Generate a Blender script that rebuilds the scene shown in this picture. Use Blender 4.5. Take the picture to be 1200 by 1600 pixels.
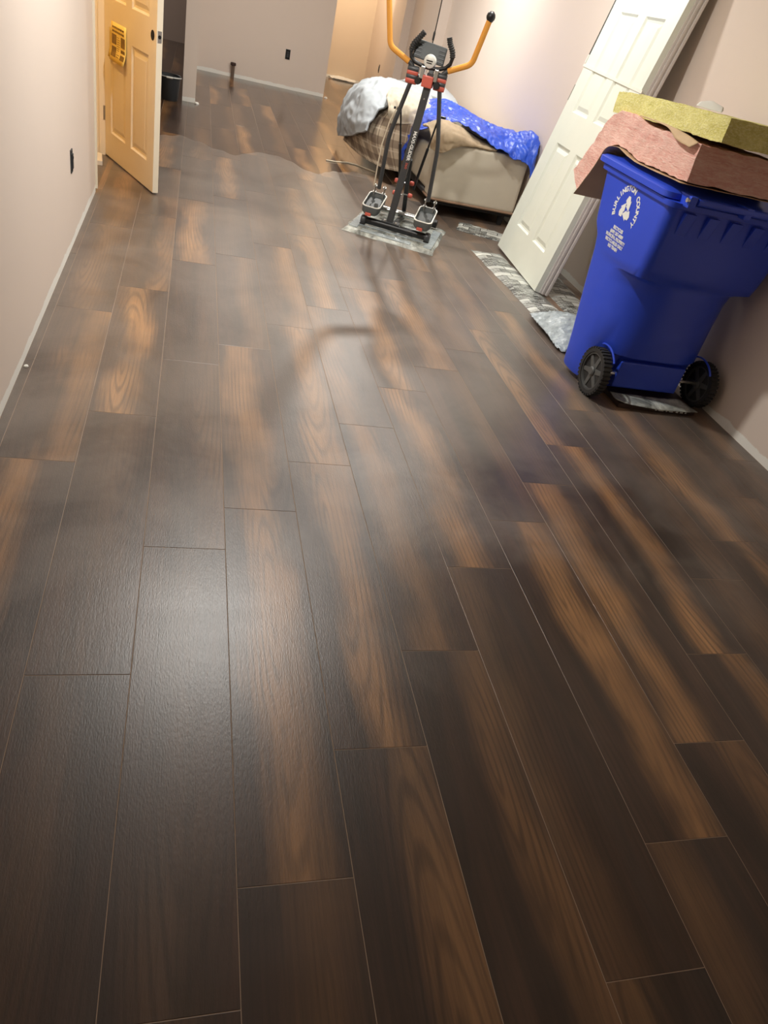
import bpy, bmesh, math, random
import numpy as np
from mathutils import Vector, Matrix, noise

random.seed(7)
for o in list(bpy.data.objects):
    bpy.data.objects.remove(o)
SC = bpy.context.scene
COL = SC.collection

# ------------------------------------------------------------------ camera
cam_d = bpy.data.cameras.new('camera')
cam_d.sensor_fit = 'VERTICAL'
cam_d.sensor_height = 36.0
cam_d.lens = 25.012
cam_d.clip_start = 0.02
cam = bpy.data.objects.new('camera', cam_d)
COL.objects.link(cam)
cR = Vector((0.95694, -0.19227, 0.21747))
cU = Vector((-0.05380, 0.61873, 0.78376))
cF = Vector((0.28525, 0.76171, -0.58174))
cam.matrix_world = Matrix(((cR.x, cU.x, -cF.x, 0), (cR.y, cU.y, -cF.y, 0), (cR.z, cU.z, -cF.z, 1.412), (0, 0, 0, 1)))
SC.camera = cam

# ------------------------------------------------------------------ world, exposure
wd = bpy.data.worlds.new('world')
SC.world = wd
wd.use_nodes = True
wd.node_tree.nodes['Background'].inputs[0].default_value = (0.55, 0.6, 0.7, 1)
wd.node_tree.nodes['Background'].inputs[1].default_value = 0.05
SC.view_settings.view_transform = 'Standard'
SC.view_settings.look = 'None'
SC.view_settings.gamma = 1.0
SC.view_settings.use_curve_mapping = False
SC.view_settings.exposure = 0.0

# lamps of the room and two added fill lamps: x, y, watts, colour  (recessed ceiling downlights, built below)
CEIL = 2.40
WARM = (1.0, 0.86, 0.68)
NEUT = (1.0, 0.97, 0.91)
DOWNLIGHTS = [
    (0.30, 3.45, 56, NEUT, 'white recessed ceiling downlight above the near floor'),
    (1.75, 5.15, 26, NEUT, 'white recessed ceiling downlight above the leaning door'),
    (1.72, 7.45, 48, NEUT, 'white recessed ceiling downlight above the covered sofa'),
    (0.55, 9.20, 22, NEUT, 'added white ceiling downlight brightening the rear wall'),  # added only to brighten the rear wall
    (-1.90, 11.6, 32, NEUT, 'added unseen ceiling downlight lifting the dark room'),  # added out of view so the dark room does not go black
    (2.20, 12.55, 28, WARM, 'white recessed ceiling downlight in the far passage'),
]

# ------------------------------------------------------------------ node helpers
def lin(c):
    return tuple(((v / 255.0) / 12.92 if v / 255.0 <= 0.04045 else ((v / 255.0 + 0.055) / 1.055) ** 2.4) for v in c)

class NT:
    def __init__(s, name):
        s.m = bpy.data.materials.new(name)
        s.m.use_nodes = True
        s.t = s.m.node_tree
        s.b = s.t.nodes['Principled BSDF']
    def n(s, typ, **kw):
        nd = s.t.nodes.new(typ)
        for k, v in kw.items():
            if k.startswith('i_'):
                key = k[2:]
                key = int(key) if key.isdigit() else key
                s.set(nd.inputs[key], v)
            else:
                setattr(nd, k, v)
        return nd
    def set(s, sock, v):
        if isinstance(v, bpy.types.NodeSocket):
            s.t.links.new(v, sock)
        else:
            sock.default_value = v
    def math(s, op, a, b=0.0, c=0.0, clamp=False):
        nd = s.t.nodes.new('ShaderNodeMath')
        nd.operation = op
        nd.use_clamp = clamp
        s.set(nd.inputs[0], a); s.set(nd.inputs[1], b)
        if len(nd.inputs) > 2: s.set(nd.inputs[2], c)
        return nd.outputs[0]
    def mix(s, f, a, b, mode='MIX'):
        nd = s.t.nodes.new('ShaderNodeMix')
        nd.data_type = 'RGBA'
        nd.blend_type = mode
        s.set(nd.inputs[0], f)
        s.set(nd.inputs[6], a if isinstance(a, bpy.types.NodeSocket) else tuple(a) + (1,))
        s.set(nd.inputs[7], b if isinstance(b, bpy.types.NodeSocket) else tuple(b) + (1,))
        return nd.outputs[2]
    def rng(s, v, a, b, c=0.0, d=1.0, smooth=False):
        nd = s.t.nodes.new('ShaderNodeMapRange')
        nd.interpolation_type = 'SMOOTHSTEP' if smooth else 'LINEAR'
        s.set(nd.inputs[0], v)
        for i, q in enumerate((a, b, c, d)): s.set(nd.inputs[i + 1], q)
        return nd.outputs[0]
    def coord(s, kind='Object', scale=(1, 1, 1), loc=(0, 0, 0)):
        tc = s.t.nodes.new('ShaderNodeTexCoord')
        mp = s.t.nodes.new('ShaderNodeMapping')
        s.t.links.new(tc.outputs[kind], mp.inputs[0])
        s.set(mp.inputs['Scale'], scale); s.set(mp.inputs['Location'], loc)
        return mp.outputs[0]
    def pos(s, scale=(1, 1, 1)):
        g = s.t.nodes.new('ShaderNodeNewGeometry')
        mp = s.t.nodes.new('ShaderNodeMapping')
        s.t.links.new(g.outputs['Position'], mp.inputs[0])
        mp.inputs['Scale'].default_value = scale
        return mp.outputs[0]
    def noise(s, vec, scale=1.0, detail=3.0, rough=0.55, dist=0.0):
        nd = s.t.nodes.new('ShaderNodeTexNoise')
        s.t.links.new(vec, nd.inputs['Vector'])
        s.set(nd.inputs['Scale'], scale); s.set(nd.inputs['Detail'], detail)
        s.set(nd.inputs['Roughness'], rough); s.set(nd.inputs['Distortion'], dist)
        return nd.outputs['Fac']
    def bump(s, h, strength=0.3, dist=0.01):
        nd = s.t.nodes.new('ShaderNodeBump')
        s.set(nd.inputs['Height'], h); s.set(nd.inputs['Strength'], strength); s.set(nd.inputs['Distance'], dist)
        s.t.links.new(nd.outputs[0], s.b.inputs['Normal'])
    def base(s, v): s.set(s.b.inputs['Base Color'], v if isinstance(v, bpy.types.NodeSocket) else tuple(v) + (1,))
    def rough(s, v): s.set(s.b.inputs['Roughness'], v)

M = {}
def simple(name, rgb, rough=0.5, metal=0.0, var=0.08, vscale=6.0, bump=0.0, bscale=80.0, spec=0.5):
    t = NT(name)
    c = lin(rgb)
    v = t.noise(t.coord(), vscale, 4)
    t.base(t.mix(v, tuple(max(0, x * (1 - var * 2)) for x in c), tuple(min(1, x * (1 + var * 2)) for x in c)))
    t.rough(rough)
    t.b.inputs['Metallic'].default_value = metal
    t.b.inputs['Specular IOR Level'].default_value = spec
    if bump: t.bump(t.noise(t.coord(), bscale, 3), bump, 0.004)
    M[name] = t.m
    return t

def wall_mat(name, rgb, strip=True):
    t = NT(name)
    c = lin(rgb)
    p = t.pos()
    n1 = t.noise(p, 0.9, 3)
    col = t.mix(n1, tuple(x * .95 for x in c), tuple(min(1, x * 1.03) for x in c))
    if strip:   # unpainted ragged primer strip along the foot of the wall
        sx = t.n('ShaderNodeSeparateXYZ'); t.t.links.new(p, sx.inputs[0])
        nz = t.noise(p, 6.0, 5, .65)
        e = t.math('SUBTRACT', sx.outputs[2], t.math('MULTIPLY', nz, 0.05))
        f = t.rng(e, 0.014, 0.019)
        col = t.mix(f, lin((244, 243, 236)), col)
    t.base(col)
    t.rough(0.62)
    t.bump(t.noise(t.pos(), 260, 2), 0.06, 0.002)
    M[name] = t.m
wall_mat('wall_paint', (227, 213, 201))
wall_mat('wall_paint_passage', (230, 212, 188))
wall_mat('ceiling_paint', (236, 232, 224), False)
wall_mat('utility_paint', (226, 206, 170), False)
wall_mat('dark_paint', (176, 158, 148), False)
simple('white_door_paint', (226, 232, 222), 0.38, var=.02)
simple('door_paint', (236, 226, 204), 0.40, var=.02)
simple('trim_paint', (226, 222, 214), 0.42, var=.03)
simple('subfloor_dust', (156, 134, 114), 0.8, var=.1)
simple('black_plastic', (24, 25, 27), 0.42, var=.1)
simple('dark_grey_steel', (72, 74, 76), 0.42, 0.25, var=.05)
simple('grey_console', (56, 60, 60), 0.5, var=.05)
simple('pedal_plastic', (92, 96, 95), 0.5, var=.06)
simple('chrome', (200, 202, 198), 0.22, 0.9, var=.03)
simple('white_plastic', (226, 226, 218), 0.4, var=.03)
simple('orange_foam', (226, 158, 66), 0.75, var=.05, bump=.2, bscale=200)
simple('red_plastic', (206, 98, 82), 0.45, var=.04)
simple('white_print', (238, 240, 236), 0.6, var=.02)
simple('blue_bin', (48, 80, 214), 0.34, var=.04, vscale=3, bump=.05, bscale=240)
simple('rubber', (40, 41, 42), 0.62, var=.1)
simple('wheel_grey', (84, 86, 86), 0.5, var=.06)
simple('sofa_fabric', (206, 198, 180), 0.85, var=.05, vscale=3, bump=.35, bscale=420)
simple('sofa_welt', (146, 118, 96), 0.8, var=.05)
simple('sofa_base', (30, 28, 28), 0.8)
simple('grey_comforter', (184, 192, 198), 0.6, var=.06, vscale=5, bump=.25, bscale=40)
simple('quilt_fabric', (184, 164, 136), 0.85, var=.12, vscale=14, bump=.5, bscale=36)
simple('cream_fabric', (208, 198, 178), 0.85, var=.07, vscale=8, bump=.3, bscale=70)
simple('kraft', (186, 158, 122), 0.7, var=.07, vscale=12)
simple('carton_brown', (62, 44, 38), 0.5, var=.2, vscale=20)
simple('strap', (232, 230, 218), 0.5, var=.03)
simple('hinge_steel', (176, 174, 166), 0.35, 0.7, var=.05)
simple('plaster_white', (230, 228, 220), 0.8, var=.04)
simple('bucket_black', (44, 47, 50), 0.45, var=.06)
simple('pipe_brown', (120, 104, 92), 0.4, .3, var=.1)
simple('outlet_dark', (52, 56, 60), 0.5, var=.1)
simple('cable_cream', (226, 214, 190), 0.5, var=.04)
simple('void_dark', (20, 18, 18), 0.9)

# wood planks: colour of each plank from its own object colour (streak place, streak strength, tone)
def plank_mat():
    t = NT('walnut_plank')
    oi = t.n('ShaderNodeObjectInfo')
    sc = t.n('ShaderNodeSeparateColor'); t.t.links.new(oi.outputs['Color'], sc.inputs[0])
    rnd = oi.outputs['Random']
    tc = t.n('ShaderNodeTexCoord')
    sx = t.n('ShaderNodeSeparateXYZ'); t.t.links.new(tc.outputs['Object'], sx.inputs[0])
    off = t.math('MULTIPLY', rnd, 40.0)
    def vec(a, b):
        c = t.n('ShaderNodeCombineXYZ')
        t.set(c.inputs[0], t.math('MULTIPLY_ADD', sx.outputs[0], a, off))
        t.set(c.inputs[1], t.math('MULTIPLY', sx.outputs[1], b))
        t.set(c.inputs[2], off)
        return c.outputs[0]
    lat = t.math('MULTIPLY_ADD', sx.outputs[0], 1 / 0.23, 0.5)
    warp = t.noise(vec(3.0, 1.6), 1.0, 3, .5)
    d = t.math('ABSOLUTE', t.math('ADD', t.math('SUBTRACT', lat, sc.outputs[0]), t.math('ADD', t.math('MULTIPLY_ADD', warp, 0.9, -0.45), t.math('MULTIPLY_ADD', t.noise(vec(45, 2.2), 1.0, 4, .6), .36, -.18))))
    streak = t.math('SUBTRACT', 1.0, t.rng(d, 0.02, 0.42, smooth=True))
    along = t.rng(t.noise(vec(2.0, 2.2), 1.0, 3, .5), 0.28, 0.62, .35, 1.0)
    streak = t.math('MULTIPLY', t.math('MULTIPLY', streak, along), sc.outputs[1], clamp=True)
    n1 = t.noise(vec(12, 1.1), 1.0, 5, .6, .6)
    dark = lin((36, 25, 18)); mid = lin((78, 54, 40)); grey = lin((62, 54, 50))
    c0 = t.mix(t.rng(n1, .3, .7), dark, mid)
    c0 = t.mix(t.rng(t.noise(vec(5, .8), 1.0, 2), .45, .7, 0, .7), c0, grey)
    c0 = t.mix(1.0, c0, t.n('ShaderNodeCombineColor', i_0=t.math('MULTIPLY_ADD', sc.outputs[2], 1.0, .5), i_1=t.math('MULTIPLY_ADD', sc.outputs[2], 1.0, .5), i_2=t.math('MULTIPLY_ADD', sc.outputs[2], 1.0, .5)).outputs[0], 'MULTIPLY')
    tanc = t.mix(t.noise(vec(20, 1.5), 1.0, 3), lin((138, 96, 58)), lin((190, 142, 92)))
    c1 = t.mix(streak, c0, tanc)
    # grain lines and cathedral figure
    g = t.noise(vec(150, 5.0), 1.0, 5, .65, .3)
    ring = t.n('ShaderNodeTexWave', wave_type='RINGS', rings_direction='Z')
    cv = t.n('ShaderNodeCombineXYZ')      # long arches: a ring centre somewhere along each plank
    t.set(cv.inputs[0], t.math('ADD', sx.outputs[0], t.math('MULTIPLY_ADD', t.math('FRACT', t.math('MULTIPLY', rnd, 17.3)), .16, -.08)))
    t.set(cv.inputs[1], t.math('MULTIPLY', t.math('SUBTRACT', sx.outputs[1], t.math('MULTIPLY', t.math('FRACT', t.math('MULTIPLY', rnd, 29.7)), 1.1)), .09))
    t.set(cv.inputs[2], 0.0)
    t.t.links.new(cv.outputs[0], ring.inputs['Vector'])
    ring.inputs['Scale'].default_value = 22.0; ring.inputs['Distortion'].default_value = 5.0
    ring.inputs['Detail'].default_value = 3.0; ring.inputs['Detail Scale'].default_value = .35
    rf = t.math('MULTIPLY', t.rng(ring.outputs['Fac'], .5, 1.0), t.rng(t.noise(vec(7, 1.6), 1.0, 2), .40, .62, .02, .5))
    c2 = t.mix(t.rng(g, .45, .75, 0, .42), c1, lin((28, 19, 14)))
    c2 = t.mix(rf, c2, lin((34, 22, 16)))
    # dusty film in front with lamp glare painted into it, wiped and clean floor beyond a wavy edge
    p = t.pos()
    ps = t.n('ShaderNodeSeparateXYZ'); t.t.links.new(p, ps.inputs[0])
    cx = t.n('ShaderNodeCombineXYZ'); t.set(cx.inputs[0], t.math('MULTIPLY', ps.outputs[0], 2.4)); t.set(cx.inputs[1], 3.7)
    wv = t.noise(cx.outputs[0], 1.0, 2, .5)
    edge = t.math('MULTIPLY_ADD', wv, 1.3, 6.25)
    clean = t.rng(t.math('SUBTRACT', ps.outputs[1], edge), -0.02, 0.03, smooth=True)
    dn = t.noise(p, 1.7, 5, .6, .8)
    near = t.rng(t.math('ADD', ps.outputs[1], t.math('MULTIPLY_ADD', t.noise(p, 2.6, 4, .6, .5), 3.0, -1.5)), 1.2, 2.6, 0.08, 1.0, smooth=True)   # patchy ramp: paints mid-floor glare and the dim foreground into the colour
    dust_glare = t.math('MULTIPLY', t.math('MULTIPLY', t.rng(dn, .25, .75, .12, .40), near), t.math('SUBTRACT', 1.0, clean))
    c3 = t.mix(dust_glare, c2, lin((166, 156, 146)))
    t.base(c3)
    fine = t.noise(vec(330, 75), 1.0, 3, .6)
    r0 = t.math('MULTIPLY_ADD', dn, 0.12, 0.30)
    r0 = t.math('MULTIPLY_ADD', clean, -0.22, r0)
    t.rough(r0)
    t.b.inputs['Specular IOR Level'].default_value = 0.65
    t.bump(t.math('MULTIPLY_ADD', g, 0.5, fine), 0.22, 0.002)
    M['walnut_plank'] = t.m
plank_mat()

def film_mat():      # printed glossy plastic film of the flooring packs
    t = NT('printed_film')
    v = t.coord(scale=(1, 1, 1))
    br = t.n('ShaderNodeTexBrick', offset=0.37)
    t.t.links.new(v, br.inputs['Vector'])
    br.inputs['Scale'].default_value = 9.0
    br.inputs['Brick Width'].default_value = 1.3; br.inputs['Row Height'].default_value = .60
    br.inputs['Mortar Size'].default_value = .03
    br.inputs['Color1'].default_value = lin((232, 236, 230)) + (1,)
    br.inputs['Color2'].default_value = lin((52, 52, 52)) + (1,)
    br.inputs['Mortar'].default_value = lin((24, 24, 26)) + (1,)
    b2 = t.n('ShaderNodeTexBrick', offset=0.41)
    t.t.links.new(t.coord(scale=(1, 1, 1), loc=(.13, .07, 0)), b2.inputs['Vector'])
    b2.inputs['Scale'].default_value = 9.0
    b2.inputs['Brick Width'].default_value = .42; b2.inputs['Row Height'].default_value = .12
    b2.inputs['Mortar Size'].default_value = .02
    b2.inputs['Color1'].default_value = lin((214, 220, 214)) + (1,); b2.inputs['Color2'].default_value = lin((70, 72, 70)) + (1,)
    b2.inputs['Mortar'].default_value = lin((20, 20, 22)) + (1,)
    wn = t.n('ShaderNodeTexBrick', offset=0.5)
    t.t.links.new(v, wn.inputs['Vector']); wn.inputs['Scale'].default_value = 4.0; wn.inputs['Mortar Size'].default_value = 0.0
    wn.inputs['Color1'].default_value = (0, 0, 0, 1); wn.inputs['Color2'].default_value = (1, 1, 1, 1)
    t.base(t.mix(wn.outputs['Color'], br.outputs['Color'], b2.outputs['Color']))
    t.rough(0.22)
    t.bump(t.noise(t.coord(scale=(1, 3, 1)), 22, 4, .6, .8), .35, .008)
    M['printed_film'] = t.m
    t = NT('machine_film')
    v = t.coord()
    n = t.noise(v, 9, 5, .65, .6)
    t.base(t.mix(t.rng(n, .36, .66), lin((104, 108, 104)), lin((214, 220, 214))))
    t.rough(0.25)
    t.bump(t.noise(v, 26, 4, .6, .8), .6, .01)
    M['machine_film'] = t.m
    t = NT('clear_film')
    v = t.coord()
    t.base(t.mix(t.noise(v, 18, 4), lin((120, 134, 142)), lin((214, 226, 230))))
    t.rough(0.18)
    t.bump(t.noise(v, 30, 4, .6, .8), .8, .01)
    M['clear_film'] = t.m
film_mat()

def tarp_mat():
    t = NT('blue_tarp')
    v = t.coord()
    n = t.noise(v, 4, 4)
    t.base(t.mix(n, lin((26, 62, 196)), lin((60, 108, 232))))
    t.rough(0.34)
    ck = t.n('ShaderNodeTexVoronoi'); t.t.links.new(v, ck.inputs['Vector']); ck.inputs['Scale'].default_value = 13
    t.bump(t.math('MULTIPLY_ADD', t.noise(v, 20, 4, .6, 1.0), .6, t.math('MULTIPLY', ck.outputs['Distance'], .4)), .5, .02)
    M['blue_tarp'] = t.m
tarp_mat()

def plaid_mat():
    t = NT('plaid_fleece')
    uv = t.n('ShaderNodeTexCoord').outputs['UV']
    s = t.n('ShaderNodeSeparateXYZ'); t.t.links.new(uv, s.inputs[0])
    def band(x, f, lo, hi):
        w = t.math('FRACT', t.math('MULTIPLY', x, f))
        return t.math('MULTIPLY', t.rng(w, lo, lo + .04), t.rng(w, hi, hi + .04, 1, 0))
    u1 = band(s.outputs[0], 7, .1, .55); u2 = band(s.outputs[0], 7, .68, .76)
    v1 = band(s.outputs[1], 5, .1, .55); v2 = band(s.outputs[1], 5, .68, .76)
    c = lin((206, 190, 166))
    col = t.mix(t.math('MULTIPLY', u1, .55), c, lin((92, 72, 60)))
    col = t.mix(t.math('MULTIPLY', v1, .55), col, lin((90, 70, 58)))
    col = t.mix(t.math('MULTIPLY', u2, .55), col, lin((80, 58, 48)))
    col = t.mix(t.math('MULTIPLY', v2, .5), col, lin((232, 220, 200)))
    n = t.noise(t.coord(), 60, 3)
    col = t.mix(t.math('MULTIPLY', n, .25), col, lin((120, 100, 84)))
    t.base(col); t.rough(0.9)
    t.bump(t.noise(t.coord(), 90, 3), .4, .004)
    M['plaid_fleece'] = t.m
plaid_mat()

def wool_mat(name, c0, c1, c2, stretch):
    t = NT(name)
    v = t.coord(scale=stretch)
    n = t.noise(v, 9, 6, .7, 1.2); f = t.noise(v, 70, 4, .7)
    col = t.mix(t.rng(n, .3, .7), lin(c0), lin(c1))
    col = t.mix(t.rng(f, .45, .7, 0, .7), col, lin(c2))
    t.base(col); t.rough(0.95)
    t.b.inputs['Specular IOR Level'].default_value = 0.15
    t.bump(t.math('MULTIPLY_ADD', f, .8, n), .55, .02)
    M[name] = t.m
wool_mat('pink_fibreglass', (226, 158, 146), (250, 208, 194), (254, 234, 222), (.6, .6, 4.5))
wool_mat('yellow_mineral_wool', (206, 198, 110), (240, 234, 156), (248, 244, 196), (1, 1, 2.4))

# ------------------------------------------------------------------ mesh helpers
class MB:
    def __init__(s): s.v = []; s.f = []; s.uv = None
    def box(s, x0, x1, y0, y1, z0, z1):
        i = len(s.v)
        s.v += [(x0, y0, z0), (x1, y0, z0), (x1, y1, z0), (x0, y1, z0), (x0, y0, z1), (x1, y0, z1), (x1, y1, z1), (x0, y1, z1)]
        s.f += [tuple(i + k for k in q) for q in ((0, 3, 2, 1), (4, 5, 6, 7), (0, 1, 5, 4), (1, 2, 6, 5), (2, 3, 7, 6), (3, 0, 4, 7))]
        return s
    def rings(s, rings, close=True, caps=True):
        i0 = len(s.v); n = len(rings[0])
        for r in rings: s.v += [tuple(p) for p in r]
        for a in range(len(rings) - 1):
            for k in range(n if close else n - 1):
                k2 = (k + 1) % n
                s.f.append((i0 + a * n + k, i0 + a * n + k2, i0 + (a + 1) * n + k2, i0 + (a + 1) * n + k))
        if caps:
            s.f.append(tuple(i0 + k for k in reversed(range(n))))
            s.f.append(tuple(i0 + (len(rings) - 1) * n + k for k in range(n)))
        return s
    def tube(s, pts, r, seg=10, caps=True, flat=1.0):
        pts = [Vector(p) for p in pts]
        rr = r if isinstance(r, (list, tuple)) else [r] * len(pts)
        rings = []; up = None
        for i, p in enumerate(pts):
            d = (pts[min(i + 1, len(pts) - 1)] - pts[max(i - 1, 0)]).normalized()
            if up is None:
                up = Vector((0, 0, 1)) if abs(d.z) < .9 else Vector((1, 0, 0))
            a = d.cross(up).normalized(); b = a.cross(d).normalized(); up = b
            rings.append([p + (a * math.cos(2 * math.pi * k / seg) + b * math.sin(2 * math.pi * k / seg) * flat) * rr[i] for k in range(seg)])
        return s.rings(rings, True, caps)
    def lathe(s, prof, c=(0, 0, 0), axis='z', seg=24):
        rings = []
        for r, h in prof:
            ring = []
            for k in range(seg):
                a = 2 * math.pi * k / seg
                x, y = r * math.cos(a), r * math.sin(a)
                q = {'z': (x, y, h), 'x': (h, x, y), 'y': (y, h, x)}[axis]
                ring.append((c[0] + q[0], c[1] + q[1], c[2] + q[2]))
            rings.append(ring)
        return s.rings(rings, True, True)
    def poly_prism(s, poly, fn0, fn1):
        i = len(s.v); n = len(poly)
        s.v += [tuple(fn0(p)) for p in poly] + [tuple(fn1(p)) for p in poly]
        s.f.append(tuple(i + k for k in reversed(range(n)))); s.f.append(tuple(i + n + k for k in range(n)))
        for k in range(n):
            k2 = (k + 1) % n
            s.f.append((i + k, i + k2, i + n + k2, i + n + k))
        return s
    def xf(s, fn):
        s.v = [tuple(fn(Vector(p))) for p in s.v]; return s
    def mesh(s, name, bevel=0.0, seg=2, smooth=False, angle=40):
        me = bpy.data.meshes.new(name)
        me.from_pydata(s.v, [], s.f)
        bm = bmesh.new(); bm.from_mesh(me)
        bmesh.ops.recalc_face_normals(bm, faces=bm.faces)
        if bevel:
            es = [e for e in bm.edges if len(e.link_faces) == 2 and e.calc_face_angle(0) > math.radians(25)]
            bmesh.ops.bevel(bm, geom=es, offset=bevel, segments=seg, profile=.6, affect='EDGES', clamp_overlap=True)
        if smooth:
            for f in bm.faces: f.smooth = True
            for e in bm.edges:
                if len(e.link_faces) == 2 and e.calc_face_angle(0) > math.radians(angle): e.smooth = False
        bm.to_mesh(me); bm.free()
        return me
    def build(s, name, mat, parent=None, bevel=0.0, seg=2, smooth=False, angle=40):
        return link(name, s.mesh(name, bevel, seg, smooth, angle), mat, parent)

def link(name, me, mat, parent=None):
    o = bpy.data.objects.new(name, me)
    if mat and not me.materials: me.materials.append(M[mat])
    COL.objects.link(o)
    if parent: o.parent = parent
    return o
def tag(o, label=None, cat=None, group=None, kind=None):
    if label: o['label'] = label
    if cat: o['category'] = cat
    if group: o['group'] = group
    if kind: o['kind'] = kind
    return o
def thing(name, label, cat, loc=(0, 0, 0), group=None):
    o = bpy.data.objects.new(name, None); COL.objects.link(o)
    o.empty_display_size = .1
    o.location = loc
    return tag(o, label, cat, group)
def struct(name, mb, mat, label, cat, bevel=0.0):
    return tag(mb.build(name, mat, None, bevel), label, cat, None, 'structure')

def text_mesh(name, body, size, extrude=0.0006, width=None, bold=0.0):
    cu = bpy.data.curves.new(name, 'FONT')
    cu.body = body; cu.size = size; cu.align_x = 'CENTER'; cu.align_y = 'CENTER'
    cu.extrude = extrude; cu.resolution_u = 3; cu.offset = bold
    o = bpy.data.objects.new(name, cu); COL.objects.link(o)
    dg = bpy.context.evaluated_depsgraph_get()
    dg.update()
    me = bpy.data.meshes.new_from_object(o.evaluated_get(dg))
    bpy.data.objects.remove(o); bpy.data.curves.remove(cu)
    if width and len(me.vertices):
        xs = [v.co.x for v in me.vertices]; w = max(xs) - min(xs)
        for v in me.vertices: v.co.x *= width / w
    vs = [tuple(v.co) for v in me.vertices]; fs = [tuple(p.vertices) for p in me.polygons]
    bpy.data.meshes.remove(me)
    return vs, fs
def add_text(mb, body, size, fn, width=None, bold=0.0):
    vs, fs = text_mesh('lettering', body, size, 0.0006, width, bold)
    i = len(mb.v)
    mb.v += [tuple(fn(Vector(v))) for v in vs]; mb.f += [tuple(i + k for k in q) for q in fs]

def catmull(P, t):
    n = len(P) - 1; x = min(max(t, 0), 1) * n; i = min(int(x), n - 1); u = x - i
    p0 = P[max(i - 1, 0)]; p1 = P[i]; p2 = P[i + 1]; p3 = P[min(i + 2, n)]
    return .5 * ((2 * p1) + (-p0 + p2) * u + (2 * p0 - 5 * p1 + 4 * p2 - p3) * u * u + (-p0 + 3 * p1 - 3 * p2 + p3) * u ** 3)
def cloth(name, net, nu, nv, amp, freq, mat, parent=None, thick=.012, seed=0.0, ridged=True, zmin=None, stretch=(1, 1, 1), edge_rag=0.0):
    net = [[np.array(p, float) for p in r] for r in net]
    G = []
    for a in range(nu + 1):
        col = [catmull([net[r][c] for r in range(len(net))], a / nu) for c in range(len(net[0]))]
        G.append([catmull(col, b / nv) for b in range(nv + 1)])
    V = []; UV = []
    for a in range(nu + 1):
        for b in range(nv + 1):
            p = Vector(G[a][b])
            da = Vector(G[min(a + 1, nu)][b]) - Vector(G[max(a - 1, 0)][b]); db = Vector(G[a][min(b + 1, nv)]) - Vector(G[a][max(b - 1, 0)])
            n = da.cross(db)
            n = n.normalized() if n.length > 1e-9 else Vector((0, 0, 1))
            q = Vector((p.x * stretch[0], p.y * stretch[1], p.z * stretch[2])) * freq + Vector((seed, seed * 1.7, 0))
            if ridged:
                h = (1 - abs(noise.noise(q)) * 2) * .6 + (1 - abs(noise.noise(q * 2.3)) * 2) * .3
            else:
                h = noise.noise(q) + .5 * noise.noise(q * 2.1)
            p = p + n * h * amp
            if edge_rag and a in (0, nu):
                p = p + da.normalized() * noise.noise(q * 2) * edge_rag
            if zmin is not None and p.z < zmin: p.z = zmin
            if p.x > 2.682: p.x = 2.682     # stays clear of the right wall
            V.append(p); UV.append((b / nv, a / nu))
    F = []
    for a in range(nu):
        for b in range(nv):
            i = a * (nv + 1) + b
            F.append((i, i + 1, i + nv + 2, i + nv + 1))
    me = bpy.data.meshes.new(name)
    me.from_pydata([tuple(p) for p in V], [], F)
    ul = me.uv_layers.new(name='UVMap')
    for pl in me.polygons:
        pl.use_smooth = True
        for li, vi in zip(pl.loop_indices, pl.vertices): ul.data[li].uv = UV[vi]
    o = link(name, me, mat, parent)
    sol = o.modifiers.new('thickness', 'SOLIDIFY'); sol.thickness = thick; sol.offset = 0
    return o

# ------------------------------------------------------------------ room shell
XL, XR = -0.565, 2.69
Y0 = -1.3
H = CEIL
def wall(name, x0, x1, y0, y1, label, mat='wall_paint', z0=0.0, z1=H):
    return struct(name, MB().box(x0, x1, y0, y1, z0, z1), mat, label, 'wall')

W = 0.23
SX0 = -0.5328
LEN = 1.181
floor = tag(MB().box(-3.2, 2.8, Y0, 13.75, -.08, -.0007).build('floor', 'subfloor_dust'), 'dark walnut vinyl plank floor', 'floor', None, 'structure')

wl = wall('wall_left', XL - .12, XL, Y0, 4.98, 'beige painted wall along the left of the room')
wall('wall_left_beyond_doorway', XL - .12, XL, 5.97, 7.25, 'beige wall hidden behind the open yellow lit door')
wall('wall_left_header', XL - .12, XL, 4.98, 5.97, 'beige wall above the left doorway', z0=2.06)
wr = wall('wall_right', XR, XR + .12, Y0, 13.75, 'beige painted wall along the right of the room')
wall('wall_near', XL - .12, XR + .12, Y0 - .12, Y0, 'beige wall behind the camera')
wb = wall('wall_back', -.13, 1.69, 11.20, 11.32, 'beige rear wall with a pipe stub and a dark outlet')
wall('wall_partition', -.13, 0.0, 8.72, 11.20, 'beige wall end beside the black bucket')
wall('wall_passage', 1.57, 1.69, 11.32, 13.63, 'beige side wall of the far passage', 'wall_paint_passage')
wf = wall('wall_far', 1.57, 2.69, 13.63, 13.75, 'warm lit end wall of the far passage', 'wall_paint_passage')
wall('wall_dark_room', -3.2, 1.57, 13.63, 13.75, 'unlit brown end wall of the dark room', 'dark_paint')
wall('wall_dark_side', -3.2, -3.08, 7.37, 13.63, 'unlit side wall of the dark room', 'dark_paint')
wall('wall_utility_far', -3.2, XL - .0, 7.25, 7.37, 'wall between utility room and dark room', 'utility_paint')
wall('wall_utility_near', -2.6, XL - .12, 3.6, 3.72, 'near wall of the warm lit utility room', 'utility_paint')
wall('wall_utility_side', -2.72, -2.6, 3.6, 7.25, 'side wall of the warm lit utility room', 'utility_paint')
struct('ceiling', MB().box(-3.2, 2.81, Y0 - .12, 13.75, H, H + .1), 'ceiling_paint', 'white painted basement ceiling', 'ceiling')
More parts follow.
